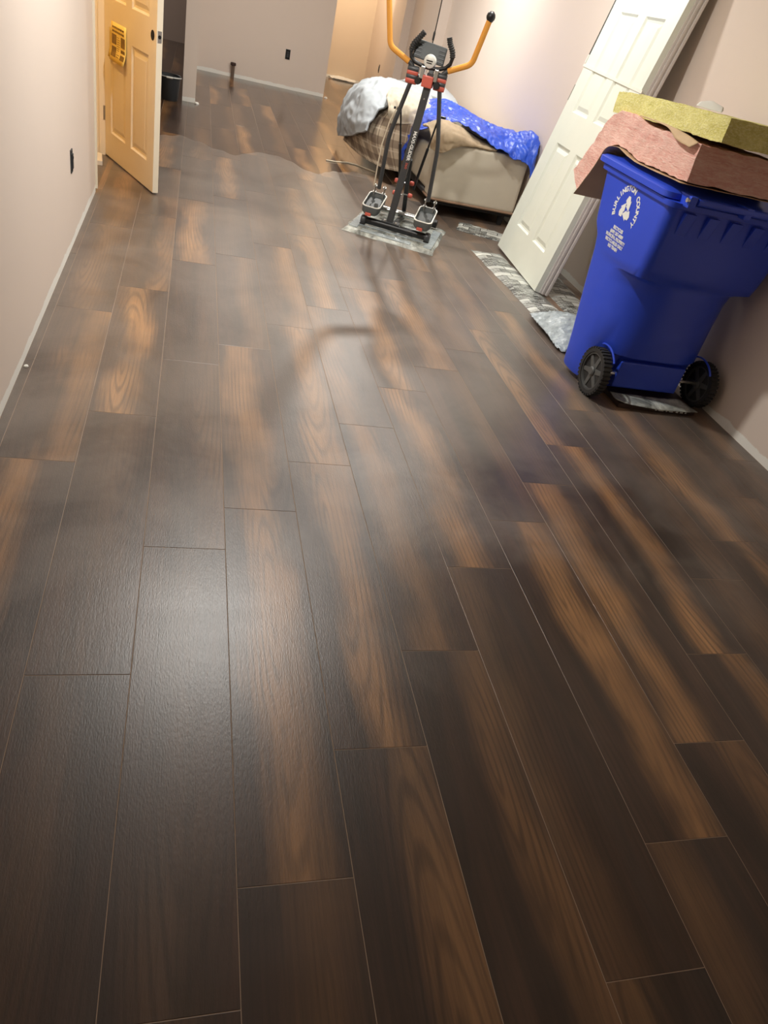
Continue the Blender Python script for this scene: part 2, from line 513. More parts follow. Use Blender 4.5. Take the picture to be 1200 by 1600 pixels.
# boxed-out chases on the right wall far back
struct('trim_1', MB().box(2.575, XR, 9.42, 10.15, 0, H), 'wall_paint', 'boxed chase standing out of the right wall behind the sofa', 'wall', .004)
struct('trim_2', MB().box(2.575, XR, 11.12, 11.80, 0, H), 'wall_paint', 'second boxed chase on the right wall before the far corner', 'wall', .004)

# doorway lining on the left
tr = thing('door_frame', 'cream door frame lining the doorway behind the yellow lit door', 'door frame', (XL, 5.95, 0))
tr['kind'] = 'structure'
MB().box(-.13, .012, -.018, .02, 0.0, 2.06).build('jamb', 'door_paint', tr, .002)
MB().box(-.075, -.035, -.030, -.018, 0.0, 2.05).build('door_stop', 'door_paint', tr, .002)
MB().box(-.13, .012, -.97, -.952, 0.02, 2.06).build('jamb', 'door_paint', tr, .002)

# floor planks --------------------------------------------------------------
OFF = {0: 2.02, 1: 1.161, 2: 1.623, 3: .643, 4: .934, 5: 1.232, 6: .4, 7: .656, 8: .91, 9: 1.217, 10: 1.563, 11: 1.786, 12: 2.095, 13: 2.412, -1: 1.5, -2: .9, -3: .4, -4: 1.1}
# (column, row counted from the listed joint) : streak place, streak strength, tone
TONE = {(0, -1): (.30, .75, .45), (0, 0): (.68, .9, .40), (0, 1): (.5, .35, .55), (0, -2): (.2, .3, .3),
        (1, -1): (.3, .12, .34), (1, 0): (.5, .12, .42), (1, 1): (.5, 1.0, .62), (1, 2): (.85, .6, .42),
        (2, -1): (.5, .1, .4), (2, -2): (.5, .15, .32), (2, 0): (.95, .2, .42), (2, 1): (.7, .15, .42), (2, 2): (.5, .95, .55), (2, 3): (.5, .1, .5),
        (3, -1): (.6, .25, .36), (3, 0): (.55, .75, .5), (3, 1): (.4, .85, .58), (3, 2): (.7, .3, .46), (3, 3): (.4, .1, .46), (3, 4): (.5, .85, .5),
        (4, -1): (.9, .45, .38), (4, 0): (.62, .75, .5), (4, 1): (.7, .75, .5), (4, 2): (.75, .7, .5), (4, 3): (.3, .1, .5),
        (5, -1): (.85, .35, .36), (5, 0): (.35, .6, .44), (5, 1): (.2, .4, .5), (5, 2): (.55, .75, .5), (5, 3): (.6, .5, .5),
        (6, -1): (.2, .35, .34), (6, 0): (.1, .25, .40), (6, 1): (.45, .85, .55), (6, 2): (.55, .9, .55), (6, 3): (.4, .4, .5),
        (7, -1): (.2, .3, .34), (7, 0): (.7, .9, .42), (7, 1): (.9, .25, .44), (7, 2): (.6, .85, .5),
        (8, -1): (.8, .35, .36), (8, 0): (.35, .9, .46), (8, 1): (.6, .1, .42), (8, 2): (.5, .3, .46),
        (9, -1): (.75, .6, .40), (9, 0): (.55, .95, .5), (9, 1): (.25, .75, .46), (9, 2): (.5, .5, .46),
        (10, -1): (.6, .2, .38), (10, 0): (.8, .15, .40), (10, 1): (.4, .8, .5),
        (11, -1): (.7, .6, .44), (11, 0): (.5, .95, .48), (12, 0): (.4, .25, .44), (12, -1): (.6, .45, .42), (13, 0): (.6, .55, .46), (13, -1): (.5, .2, .42)}
G = 0.0008
def plank_mesh(x0, x1, y0, y1):
    b = .0006
    m = MB()
    z0, z1, z2 = -.0007, -.0003, 0.0
    m.rings([[(x0, y0, z0), (x1, y0, z0), (x1, y1, z0), (x0, y1, z0)],
             [(x0, y0, z1), (x1, y0, z1), (x1, y1, z1), (x0, y1, z1)],
             [(x0 + b, y0 + b, z2), (x1 - b, y0 + b, z2), (x1 - b, y1 - b, z2), (x0 + b, y1 - b, z2)]])
    return m.mesh('plank')
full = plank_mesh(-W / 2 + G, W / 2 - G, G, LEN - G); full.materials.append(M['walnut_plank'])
for k in range(-4, 14):
    xa, xb = SX0 + k * W, SX0 + (k + 1) * W
    ya, yb = (Y0, 13.63) if k >= -1 else (4.99, 13.63)
    ca, cb = xa, xb
    if k == -1: ca = XL
    if k == -2: cb = XL
    if k == 13: cb = min(xb, XR - .002)
    j = math.floor((ya - OFF[k]) / LEN)
    while OFF[k] + j * LEN < yb:
        a = OFF[k] + j * LEN; b = a + LEN
        if abs(ca - xa) < 1e-6 and abs(cb - xb) < 1e-6 and a >= ya and b <= yb:
            me = full
        else:
            a2, b2 = max(a, ya), min(b, yb)
            if b2 - a2 < .02: j += 1; continue
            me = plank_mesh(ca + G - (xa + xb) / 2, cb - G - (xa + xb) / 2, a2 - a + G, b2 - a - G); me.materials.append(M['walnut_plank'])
        o = bpy.data.objects.new('plank', me); COL.objects.link(o); o.parent = floor
        o.location = ((xa + xb) / 2, a, 0)
        rr = random.Random(k * 101 + j * 7 + 3)
        o.color = TONE.get((k, j), (rr.random(), rr.choice([.1, .3, .6, .85]), rr.uniform(.38, .52))) + (1,)
        j += 1

# ------------------------------------------------------------------ downlights
for (lx, ly, pw, colr, lab) in DOWNLIGHTS:
    d = thing('recessed_downlight', lab, 'ceiling light', (lx, ly, H), 'recessed ceiling downlights')
    MB().lathe([(.062, 0), (.062, -.004), (.086, -.006), (.092, -.002), (.092, 0)], seg=32).build('trim_ring', 'trim_paint', d, smooth=True)
    t = M.get('lens_' + str(colr))
    if not t:
        q = NT('lamp_lens'); q.base((.9, .9, .9))
        q.b.inputs['Emission Color'].default_value = colr + (1,); q.b.inputs['Emission Strength'].default_value = 8
        M['lens_' + str(colr)] = q.m
    MB().lathe([(.0605, -.001), (.0605, -.003), (.05, -.0045), (.001, -.005)], seg=32).build('lens', 'lens_' + str(colr), d, smooth=True)
    ld = bpy.data.lights.new('downlight_lamp', 'AREA'); ld.shape = 'DISK'; ld.size = .12; ld.energy = pw; ld.color = colr
    lo = bpy.data.objects.new('downlight_lamp', ld); COL.objects.link(lo); lo.parent = d; lo.location = (0, 0, -.012)
# bare bulb in the utility room behind the left doorway
d = thing('bulb_fixture', 'bare warm bulb in a white holder on the utility room ceiling', 'ceiling light', (-1.25, 5.15, H))
MB().lathe([(.001, 0), (.06, 0), (.06, -.02), (.025, -.05), (.001, -.05)]).build('holder', 'white_plastic', d, smooth=True)
q = NT('bulb_glass'); q.base((1, .9, .7)); q.b.inputs['Emission Color'].default_value = (1, .62, .22, 1); q.b.inputs['Emission Strength'].default_value = 12; M['bulb_glass'] = q.m
MB().lathe([(.012, -.05), (.014, -.07), (.03, -.10), (.03, -.12), (.018, -.14), (.001, -.145)]).build('bulb', 'bulb_glass', d, smooth=True)
ld = bpy.data.lights.new('bulb_lamp', 'POINT'); ld.energy = 42; ld.color = (1.0, .61, .21); ld.shadow_soft_size = .04
lo = bpy.data.objects.new('bulb_lamp', ld); COL.objects.link(lo); lo.parent = d; lo.location = (0, 0, -.2)

# ------------------------------------------------------------------ six panel doors
def six_panel(root, w, h, th, mat, xs, zs):
    """slab in local coords: x along width, y thickness (0 front .. th back), z height; panels are children"""
    X = [0] + [v for p in xs for v in p] + [w]; Z = [0] + [v for p in zs for v in p] + [h]
    m = MB()
    for i in range(len(X) - 1):
        for j in range(len(Z) - 1):
            if i % 2 == 1 and j % 2 == 1: continue
            m.box(X[i], X[i + 1], 0, th, Z[j], Z[j + 1])
    me = m.mesh('slab')
    bm = bmesh.new(); bm.from_mesh(me)
    bmesh.ops.remove_doubles(bm, verts=bm.verts, dist=1e-5)
    dup = {}
    for f in bm.faces:
        key = tuple(round(c, 4) for c in f.calc_center_median()); dup.setdefault(key, []).append(f)
    bmesh.ops.delete(bm, geom=[f for l in dup.values() if len(l) > 1 for f in l], context='FACES')
    bmesh.ops.recalc_face_normals(bm, faces=bm.faces)
    bm.to_mesh(me); bm.free()
    link('slab', me, mat, root)
    for (x0, x1) in xs:
        for (z0, z1) in zs:
            p = MB()
            def rect(i, y): return [(x0 + i, y, z0 + i), (x1 - i, y, z0 + i), (x1 - i, y, z1 - i), (x0 + i, y, z1 - i)]
            for sd in (0, 1):
                Y = (lambda d: d) if sd == 0 else (lambda d: th - d)
                i0 = len(p.v)
                p.rings([rect(0, Y(.0003)), rect(.012, Y(.011)), rect(.024, Y(.0125)), rect(.048, Y(.004))], True, False)
                p.f.append(tuple(i0 + 12 + k for k in range(4)))
            p.build('panel', mat, root)

ld_ = thing('door_1', 'six panel door lit warm yellow, standing open by the left wall', 'door', (-.600, 5.92, .012))
ld_['kind'] = 'structure'
Hd = Vector((-.61, 5.9, 0)); Fd = Vector((-.24, 5.10, 0))
ang = math.atan2(Fd.y - Hd.y, Fd.x - Hd.x)
# local x from hinge to free edge; local +y must point away from the viewer-side face
ld_.rotation_euler = (0, 0, ang)
six_panel(ld_, .872, 2.03, .036, 'door_paint', [(.115, .385), (.485, .757)], [(.165, .757), (.95, 1.58), (1.69, 1.90)])
# latch hole, bore, hinge leaves on the open door
MB().lathe([(.001, -.001), (.027, -.001), (.027, .0005), (.001, .0005)], (.812, 0, .868), 'y', 20).build('bore_hole', 'void_dark', ld_)['label'] = 'empty round knob hole'
MB().box(.8715, .8732, .006, .030, .84, .90).build('latch_plate', 'hinge_steel', ld_)
MB().lathe([(.001, .8728), (.010, .8728), (.010, .8738), (.001, .8738)], (0, .018, .87), 'x', 14).build('latch_hole', 'void_dark', ld_)
for z in (.22, 1.0, 1.80):
    hg = MB().box(-.004, .004, -.004, .03, z, z + .09).build('hinge', 'hinge_steel', ld_)
    MB().tube([(-.006, -.006, z), (-.006, -.006, z + .09)], .006, 8).build('hinge_knuckle', 'hinge_steel', hg)

# taped yellow flyer on the door face
def dl(u, v, y): return ld_.matrix_basis @ Vector((u, y, v))
fl = thing('paper_flyer', 'yellow printed flyer with four photos taped to the open door', 'flyer', dl(.28, .62, -.004))
fl.rotation_euler = (0, 0, ang)
def paper_y(u, v):     # gentle curl of the sheet off the door
    return -.004 - .018 * max(0, (.06 - v)) / .06 * (1 if u > -.02 else .8) - .006 * max(0, u)
def sheet(mb, u0, u1, v0, v1, lift, n=6, sk=0.0):
    rings = []
    for a in range(n + 1):
        v = v0 + (v1 - v0) * a / n
        row = []
        for b in range(n + 1):
            u = u0 + (u1 - u0) * b / n
            row.append((u, paper_y(u, v) - lift, v))
        rings.append(row)
    i = len(mb.v)
    for r in rings: mb.v += r
    for a in range(n):
        for b in range(n):
            k = i + a * (n + 1) + b
            mb.f.append((k, k + 1, k + n + 2, k + n + 1))
    return mb
simple('flyer_paper', (250, 224, 130), 0.7, var=.03)
simple('flyer_back', (214, 186, 96), 0.7, var=.03)
simple('flyer_photo', (132, 106, 52), 0.6, var=.5, vscale=26)
simple('flyer_ink', (120, 92, 36), 0.7, var=.3, vscale=60)
sh = sheet(MB(), -.13, .13, 0, .215, 0).build('sheet', 'flyer_paper', fl, smooth=True)
md = sh.modifiers.new('t', 'SOLIDIFY'); md.thickness = .0012
bk = sheet(MB(), -.165, -.12, .01, .175, -.0015).build('underlying_sheet', 'flyer_back', fl, smooth=True)
md = bk.modifiers.new('t', 'SOLIDIFY'); md.thickness = .0012
for (u0, u1, v0, v1) in ((-.115, -.035, .095, .15), (.045, .115, .095, .15), (-.115, -.035, .025, .082), (.045, .115, .025, .082)):
    sheet(MB(), u0, u1, v0, v1, .0016).build('photo', 'flyer_photo', fl)
ink = MB(); rr = random.Random(4)
for v in (.188, .166):
    u = -.105
    while u < .10:
        wdt = rr.uniform(.012, .03); sheet(ink, u, min(u + wdt, .112), v - .005, v + .006, .0016, 2); u += wdt + .007
for v in [.03 + .012 * q for q in range(10)]:
    sheet(ink, -.024, .024 + rr.uniform(-.012, .008), v, v + .003, .0016, 2)
ink.build('print', 'flyer_ink', fl)

# small white offcut of trim lying at the doorway foot
o = MB().box(-.05, .05, -.11, .11, 0, .03).build('trim_offcut', 'trim_paint', None, .003)
o.location = (-.652, 5.72, 0); o.rotation_euler = (0, 0, .12)
tag(o, 'short white trim offcut lying in the left doorway', 'trim offcut')

# ------------------------------------------------------------------ outlets, pipe, cords on the walls
def outlet(loc, rotz, label, w=.05, h=.105):
    o = thing('outlet_box', label, 'outlet', loc, 'uncovered outlet boxes'); o.rotation_euler = (0, 0, rotz)
    m = MB(); t_ = .006
    m.box(-w / 2, -w / 2 + t_, -.004, .002, -h / 2, h / 2).box(w / 2 - t_, w / 2, -.004, .002, -h / 2, h / 2).box(-w / 2 + t_, w / 2 - t_, -.004, .002, -h / 2, -h / 2 + t_).box(-w / 2 + t_, w / 2 - t_, -.004, .002, h / 2 - t_, h / 2)
    m.build('box_rim', 'outlet_dark', o)
    MB().box(-w / 2 + t_, w / 2 - t_, -.001, .001, -h / 2 + t_, h / 2 - t_).build('opening', 'void_dark', o)
    rc = MB().box(-.014, .014, -.010, -.001, -.034, .034).build('receptacle', 'outlet_dark', o, .002)
    MB().box(-.006, .006, -.0115, -.0099, .012, .022).build('slot', 'void_dark', rc)
    return o
outlet((XL + .001, 4.01, .40), math.pi / 2, 'uncovered grey outlet box in the left wall')
outlet((1.145, 11.199, .40), 0, 'uncovered dark outlet box in the rear wall', .062, .115)
outlet((XR - .001, 12.6, .37), -math.pi / 2, 'narrow dark outlet slot in the right wall past the chases', .04, .11)
pp = thing('pipe_stub', 'short brown capped pipe stub standing against the rear wall', 'pipe', (.455, 11.15, 0))
MB().lathe([(.022, 0), (.022, .15), (.001, .15)], seg=16).build('pipe', 'pipe_brown', pp, smooth=True)
MB().lathe([(.001, .14), (.034, .14), (.036, .15), (.034, .172), (.001, .175)], seg=16).build('cap', 'carton_brown', pp, smooth=True)
ct = thing('hanging_cord', 'thin black cord with a toggle hanging on the chase behind the sofa', 'cord', (2.568, 9.43, .9))
MB().tube([(0, 0, -.05), (.001, 0, .3), (0, 0, 1.49)], .0055, 6).build('cord', 'black_plastic', ct)
MB().lathe([(.001, -.0), (.013, .01), (.014, .08), (.006, .1), (.001, .1)], (0, 0, .12), seg=10).build('toggle', 'black_plastic', ct, smooth=True)

# black bucket
bk = thing('bucket', 'small black plastic bucket in front of the dark room', 'bucket', (-.255, 8.62, 0))
MB().lathe([(.001, .0), (.078, .0), (.082, .006), (.105, .205), (.111, .205), (.112, .222), (.106, .226), (.100, .222), (.080, .012), (.001, .012)], seg=28).build('pail', 'bucket_black', bk, smooth=True)
MB().tube([(-.112, 0, .21)] + [(-.112 * math.cos(a), -.113 * math.sin(a), .212 + .004 * math.sin(a)) for a in [math.pi * q / 14 for q in range(1, 14)]] + [(.112, 0, .21)], .004, 6).build('handle', 'white_plastic', bk, smooth=True)
MB().tube([(-.03, -.115, .214), (.03, -.115, .214)], .009, 8).build('grip', 'white_plastic', bk, smooth=True)

# ------------------------------------------------------------------ leaning pre-hung door
A = Vector((2.236, 4.337, .024)); u_ = Vector((.062, .998, 0)).normalized(); v_ = Vector((.1706, 0, .985)); v_ = (v_ - u_ * v_.dot(u_)).normalized()
n_ = u_.cross(v_).normalized()
if n_.x < 0: n_ = -n_
dr = thing('leaning_door', 'white six panel pre-hung door leaning against the right wall', 'door', A)
dr.matrix_world = Matrix(((u_.x, n_.x, v_.x, A.x), (u_.y, n_.y, v_.y, A.y), (u_.z, n_.z, v_.z, A.z), (0, 0, 0, 1)))
six_panel(dr, .955, 2.03, .036, 'white_door_paint', [(.149, .41), (.522, .79)], [(.215, .80), (1.0, 1.60), (1.72, 1.92)])
# stepped jamb along the near edge: each ridge a strip
simple('jamb_paint', (214, 210, 206), 0.42, var=.03)
for (a, b, y0, y1) in ((-.004, .030, .036, .052), (-.012, .030, .052, .066), (-.006, .030, .066, .080), (-.016, .030, .080, .094), (-.010, .03, .094, .100)):
    MB().box(a, b, y0, y1, 0.0, 2.05).build('jamb_strip', 'jamb_paint', dr, .002)
for z in (.28, 1.05):
    MB().box(.952, .962, -.002, .040, z, z + .10).build('hinge', 'hinge_steel', dr, .001)
MB().box(.955, .968, -.003, .03, 1.33, 1.98).build('weather_strip', 'black_plastic', dr)
MB().box(.953, .971, -.005, .02, 1.285, 1.335).build('strip_end', 'white_plastic', dr)
MB().box(-.02, .972, -.004, .0005, 1.245, 1.262).xf(lambda p: Vector((p.x, p.y, p.z + (p.x - .4) * .03))).build('strap', 'strap', dr)

# ------------------------------------------------------------------ flooring packs and film
def pack(label, x0, x1, y0, y1, h, rot=0, mat='printed_film', amp=.006, z0=0.001, n=26):
    cx, cy = (x0 + x1) / 2, (y0 + y1) / 2
    o = thing('flooring_pack', label, 'flooring pack', (cx, cy, z0), 'film wrapped flooring packs'); o.rotation_euler = (0, 0, rot)
    hx, hy = (x1 - x0) / 2, (y1 - y0) / 2
    m = MB(); nx = max(6, int(n * hx / max(hx, hy))); ny = max(6, int(n * hy / max(hx, hy)))
    top = []
    for a in range(ny + 1):
        for b in range(nx + 1):
            x = -hx + 2 * hx * b / nx; y = -hy + 2 * hy * a / ny
            e = min(b, nx - b, a, ny - a)
            z = h * (0.0 if e == 0 else .8 if e == 1 else 1) + (abs(noise.noise(Vector((x * 14 + cx * 5, y * 9, 1)))) * amp if e else 0)
            if e == 0:
                x += noise.noise(Vector((x * 9, y * 9, cx))) * .012; y += noise.noise(Vector((y * 9, x * 9, cy))) * .012
            top.append((x, y, z))
    m.v = top
    for a in range(ny):
        for b in range(nx):
            i = a * (nx + 1) + b
            m.f.append((i, i + 1, i + nx + 2, i + nx + 1))
    m.build('printed_wrap', mat, o, smooth=True, angle=80)
    return o
pk = pack('flat flooring pack in printed black and white film under the leaning door', 2.055, 2.30, 3.93, 5.12, .016, .05)
pack('flooring pack in printed film against the right wall behind the leaning door', 2.36, 2.60, 3.72, 4.80, .012, -.04)
p3 = pack('torn printed film lying in front of the sofa foot', 2.08, 2.56, 5.50, 5.78, .008, -.38, amp=.016)
bag = cloth('film_bag', [[(2.04, 3.92, .01), (2.12, 3.90, .03), (2.25, 3.92, .04), (2.36, 3.86, .02)],
                         [(2.03, 3.75, .02), (2.12, 3.72, .09), (2.24, 3.72, .10), (2.36, 3.72, .05)],
                         [(2.03, 3.58, .02), (2.10, 3.55, .07), (2.22, 3.57, .08), (2.34, 3.58, .05)],
                         [(2.03, 3.44, .005), (2.10, 3.42, .01), (2.20, 3.45, .03), (2.30, 3.46, .02)]], 36, 36, .022, 15, 'clear_film', thick=.003, zmin=.004, edge_rag=.03, stretch=(.8, 3.4, 1))
tag(bag, 'crumpled clear plastic film bunched beside the blue bin', 'plastic film')

# ------------------------------------------------------------------ recycling bin
bn = thing('recycling_bin', 'blue wheeled recycling bin with white lettering against the right wall', 'bin', (2.28, 3.1, 0))
BO = Vector((2.28, 3.1, 0))
def rrect(x0, x1, y0, y1, rn, rf, z, n=6):
    pts = []
    for (cx, cy, r, a0) in ((x1 - rf, y1 - rf, rf, 0), (x0 + rf, y1 - rf, rf, 90), (x0 + rn, y0 + rn, rn, 180), (x1 - rn, y0 + rn, rn, 270)):
        for k in range(n + 1):
            a = math.radians(a0 + 90 * k / n)
            pts.append((cx + r * math.cos(a) - BO.x, cy + r * math.sin(a) - BO.y, z))
    return pts
secs = [(.027, 1.972, 2.598, 3.00, 3.238, .15, .03), (.04, 1.966, 2.604, 2.99, 3.25, .16, .035), (.13, 1.965, 2.605, 2.975, 3.268, .17, .04),
        (.215, 1.964, 2.606, 2.955, 3.285, .18, .042), (.225, 1.964, 2.606, 2.915, 3.288, .21, .042), (.40, 1.962, 2.608, 2.905, 3.33, .235, .045), (.53, 1.960, 2.610, 2.898, 3.36, .245, .05),
        (.585, 1.959, 2.611, 2.893, 3.370, .23, .05), (.605, 1.958, 2.612, 2.890, 3.373, .17, .05), (.618, 1.957, 2.612, 2.884, 3.376, .055, .05), (.665, 1.955, 2.613, 2.872, 3.392, .05, .05),
        (.715, 1.949, 2.618, 2.865, 3.435, .05, .05), (.74, 1.948, 2.619, 2.862, 3.445, .05, .05), (.94, 1.942, 2.628, 2.850, 3.50, .05, .05)]
m = MB(); m.rings([rrect(a[1], a[2], a[3], a[4], a[5], a[6], a[0]) for a in secs])
m.build('body', 'blue_bin', bn, smooth=True, angle=50)
m = MB(); m.rings([rrect(1.945, 2.628, 2.85, 3.50, .05, .05, .936), rrect(1.926, 2.646, 2.828, 3.524, .055, .055, .940), rrect(1.924, 2.648, 2.824, 3.526, .055, .055, .962), rrect(1.935, 2.64, 2.84, 3.51, .05, .05, .964)])
m.build('rim', 'blue_bin', bn, smooth=True)
m = MB(); m.rings([rrect(1.914, 2.655, 2.862, 3.545, .05, .06, .966), rrect(1.908, 2.660, 2.858, 3.552, .05, .06, .969), rrect(1.908, 2.660, 2.858, 3.552, .05, .06, .992),
                   rrect(1.922, 2.645, 2.872, 3.535, .05, .06, 1.000), rrect(1.96, 2.61, 2.905, 3.49, .05, .06, 1.004), rrect(2.0, 2.57, 2.94, 3.44, .05, .06, 1.020)])
lid = m.build('lid', 'blue_bin', bn, smooth=True, angle=50)
hb = MB().tube([(2.02 - BO.x, 2.795 - BO.y, .985), (2.55 - BO.x, 2.795 - BO.y, .985)], .014, 12).build('handle_bar', 'blue_bin', bn, smooth=True)
for x in (1.995, 2.28, 2.565):
    MB().box(x - .018 - BO.x, x + .018 - BO.x, 2.785 - BO.y, 2.88 - BO.y, .955, 1.003).build('handle_bracket', 'blue_bin', hb, .006)
MB().lathe([(.001, -.0), (.009, -.0), (.009, .012), (.001, .012)], (1.966 - BO.x, 2.795 - BO.y, .985), 'x', 12).build('hinge_pin', 'chrome', hb)
for x in (2.02, 2.14, 2.26, 2.38, 2.50):       # tapered gussets under the rear rim
    MB().poly_prism([(2.872, .78), (2.872, .928), (2.828, .928)], lambda p: (x - BO.x, p[0] - BO.y, p[1]), lambda p: (x + .055 - BO.x, p[0] - BO.y, p[1])).build('gusset', 'blue_bin', bn, .003)
# side shoulder recess lip, wheel wells, axle
for sx, xx in ((-1, 2.008), (1, 2.57)):
    arc = [(xx - BO.x, 2.95 - BO.y + .134 * math.cos(a), .125 + .134 * math.sin(a)) for a in [math.pi * (.02 + .75 * q / 14) for q in range(15)]]
    MB().tube(arc, .005, 8).build('wheel_arch', 'blue_bin', bn, smooth=True)
MB().tube([(1.99 - BO.x, 2.945 - BO.y, .125), (2.61 - BO.x, 2.945 - BO.y, .125)], .009, 10).build('axle', 'chrome', bn, smooth=True)
MB().box(2.10 - BO.x, 2.48 - BO.x, 2.925 - BO.y, 2.98 - BO.y, .06, .20).build('axle_housing', 'blue_bin', bn, .008)
def wheel(cx, sgn):
    w0 = thing('wheel', None, None, (cx - BO.x, 2.945 - BO.y, .122)); w0.parent = bn
    del_keys = []
    R_, hw = .121, .022
    prof = [(.094, -hw), (.112, -hw), (.1165, -hw * .6), (.1165, hw * .6), (.112, hw), (.094, hw), (.094, -hw)]
    m = MB(); m.lathe(prof[:-1], (0, 0, 0), 'x', 48)
    m.f = m.f[:-2]
    n = 48; i0 = 0
    for k in range(n):
        k2 = (k + 1) % n
        m.f.append((5 * n + k, 5 * n + k2, k2, k))
    for k in range(36):       # tread blocks
        a = 2 * math.pi * k / 36
        c, s = math.cos(a), math.sin(a)
        b = MB().box(-hw, hw, -.006, .006, .114, R_)
        b.xf(lambda p: Vector((p.x, p.y * c - p.z * s, p.y * s + p.z * c)))
        i = len(m.v); m.v += b.v; m.f += [tuple(i + q for q in f) for f in b.f]
    m.build('tyre', 'rubber', w0, smooth=True, angle=35)
    m = MB(); m.lathe([(.096, -.016), (.096, .016), (.086, .018), (.086, -.018)], (0, 0, 0), 'x', 36)
    m.f = m.f[:-2]
    for k in range(36):
        k2 = (k + 1) % 36; m.f.append((3 * 36 + k, 3 * 36 + k2, k2, k))
    m.build('hub_rim', 'wheel_grey', w0, smooth=True)
    MB().lathe([(.001, -.024), (.018, -.024), (.024, -.018), (.024, .018), (.018, .024), (.001, .024)], (0, 0, 0), 'x', 20).build('hub', 'wheel_grey', w0, smooth=True)
    for k in range(6):
        a = 2 * math.pi * (k + .25) / 6; c, s = math.cos(a), math.sin(a)
        b = MB().poly_prism([(-.015, .018), (.015, .018), (.010, .088), (-.010, .088)], lambda p: (-.012, p[0], p[1]), lambda p: (.012, p[0], p[1]))
        b.xf(lambda p: Vector((p.x, p.y * c - p.z * s, p.y * s + p.z * c))).build('spoke', 'wheel_grey', w0, .003)
    MB().lathe([(.001, -.010), (.086, -.006), (.086, .006), (.001, .010)], (0, 0, 0), 'x', 24).build('web', 'rubber', w0, smooth=True)
wheel(1.985, -1); wheel(2.615, 1)
# printed lettering on the left side face of the bin (plane leaning with the side)
def side_pt(y, z):
    zs = [a[0] for a in secs]; xs_ = [a[1] for a in secs]
    return float(np.interp(z, zs, xs_))
YC, ZC = 3.175, .832
def on_side(p, cy=YC, cz=ZC):     # text x -> towards the camera (-y), text y -> up
    y = cy - p.x; z = cz + p.y
    return Vector((side_pt(y, z) - .0012 - p.z - BO.x, y - BO.y, z))
lt = MB()
txt = 'BURLINGTON COUNTY'
for i, ch in enumerate(txt):
    if ch == ' ': continue
    a = math.radians(205 - 230 * i / (len(txt) - 1))
    rx, rz = .102, .090
    px, pz = rx * math.cos(a), rz * math.sin(a)
    rot = a - math.pi / 2
    c, s = math.cos(rot), math.sin(rot)
    add_text(lt, ch, .034, lambda p: on_side(Vector((px + p.x * c - p.y * s, pz + p.x * s + p.y * c, p.z))), bold=.0012)
for body, dz, wd_ in (('RECYCLES', -.090, .095), ('(609) 267-6889', -.111, .130), ('MUNICIPAL PROPERTY', -.132, .195), ('RECYCLABLES ONLY', -.153, .180), ('NO TRASH', -.174, .095)):
    add_text(lt, body, .0205, lambda p: on_side(Vector((p.x, p.y + dz, p.z))), wd_, bold=.0008)
tag(lt.build('lettering', 'white_print', bn), 'white printed county lettering', kind='stuff')
# three chasing arrows
ar = MB()
def vtx(r, deg): return Vector((r * math.cos(math.radians(deg)), r * math.sin(math.radians(deg)), 0))
for k in range(3):
    d0 = 90 - 120 * k; dl_, dr_ = d0 + 120, d0 - 120
    o0, oL, oR = vtx(1.28, d0), vtx(1.28, dl_), vtx(1.28, dr_)
    i0, iL, iR = vtx(.36, d0), vtx(.36, dl_), vtx(.36, dr_)
    body_ = [o0.lerp(oL, .36), o0.lerp(oL, .15), o0.lerp(oR, .15), o0.lerp(oR, .33), i0.lerp(iR, .05), i0, i0.lerp(iL, .12)]
    m0, m1 = o0.lerp(oR, .33), i0.lerp(iR, .05)
    ax_ = (oR - o0).normalized(); e = (m0 - m1)
    head = [m0 + e * .34, m1 - e * .40, (m0 + m1) / 2 + ax_ * .62]
    for poly in (body_, head):
        q = [(p.x * .054, p.y * .058) for p in poly]
        ar.poly_prism(q, lambda p: on_side(Vector((p[0], p[1] + .002, 0))), lambda p: on_side(Vector((p[0], p[1] + .002, .0007))))
ar.build('recycling_symbol', 'white_print', bn)['label'] = 'white three arrow recycling symbol'

# carton under the bin
cb = thing('flooring_carton', 'flat dark printed carton lying under the blue bin', 'carton', (2.33, 3.03, 0.001))
MB().box(-.22, .24, -.21, .10, 0, .024).build('carton', 'carton_brown', cb, .003)
pr = MB()
for i, w0 in enumerate((.012, .03, .008, .022, .014, .018, .010)):
    x = [.0, .02, .065, .085, .125, .15, .18][i]
    pr.box(x, x + w0, -.2112, -.2098, .006, .018)
pr.build('print_blocks', 'white_print', cb)
cloth('loose_flap', [[(-.22, -.10, .028), (0, -.12, .03), (.2, -.1, .028)], [(-.23, -.18, .03), (0, -.2, .036), (.22, -.19, .03)], [(-.2, -.225, .034), (.0, -.235, .022), (.24, -.225, .026)]], 8, 14, .004, 20, 'machine_film', cb, .002)

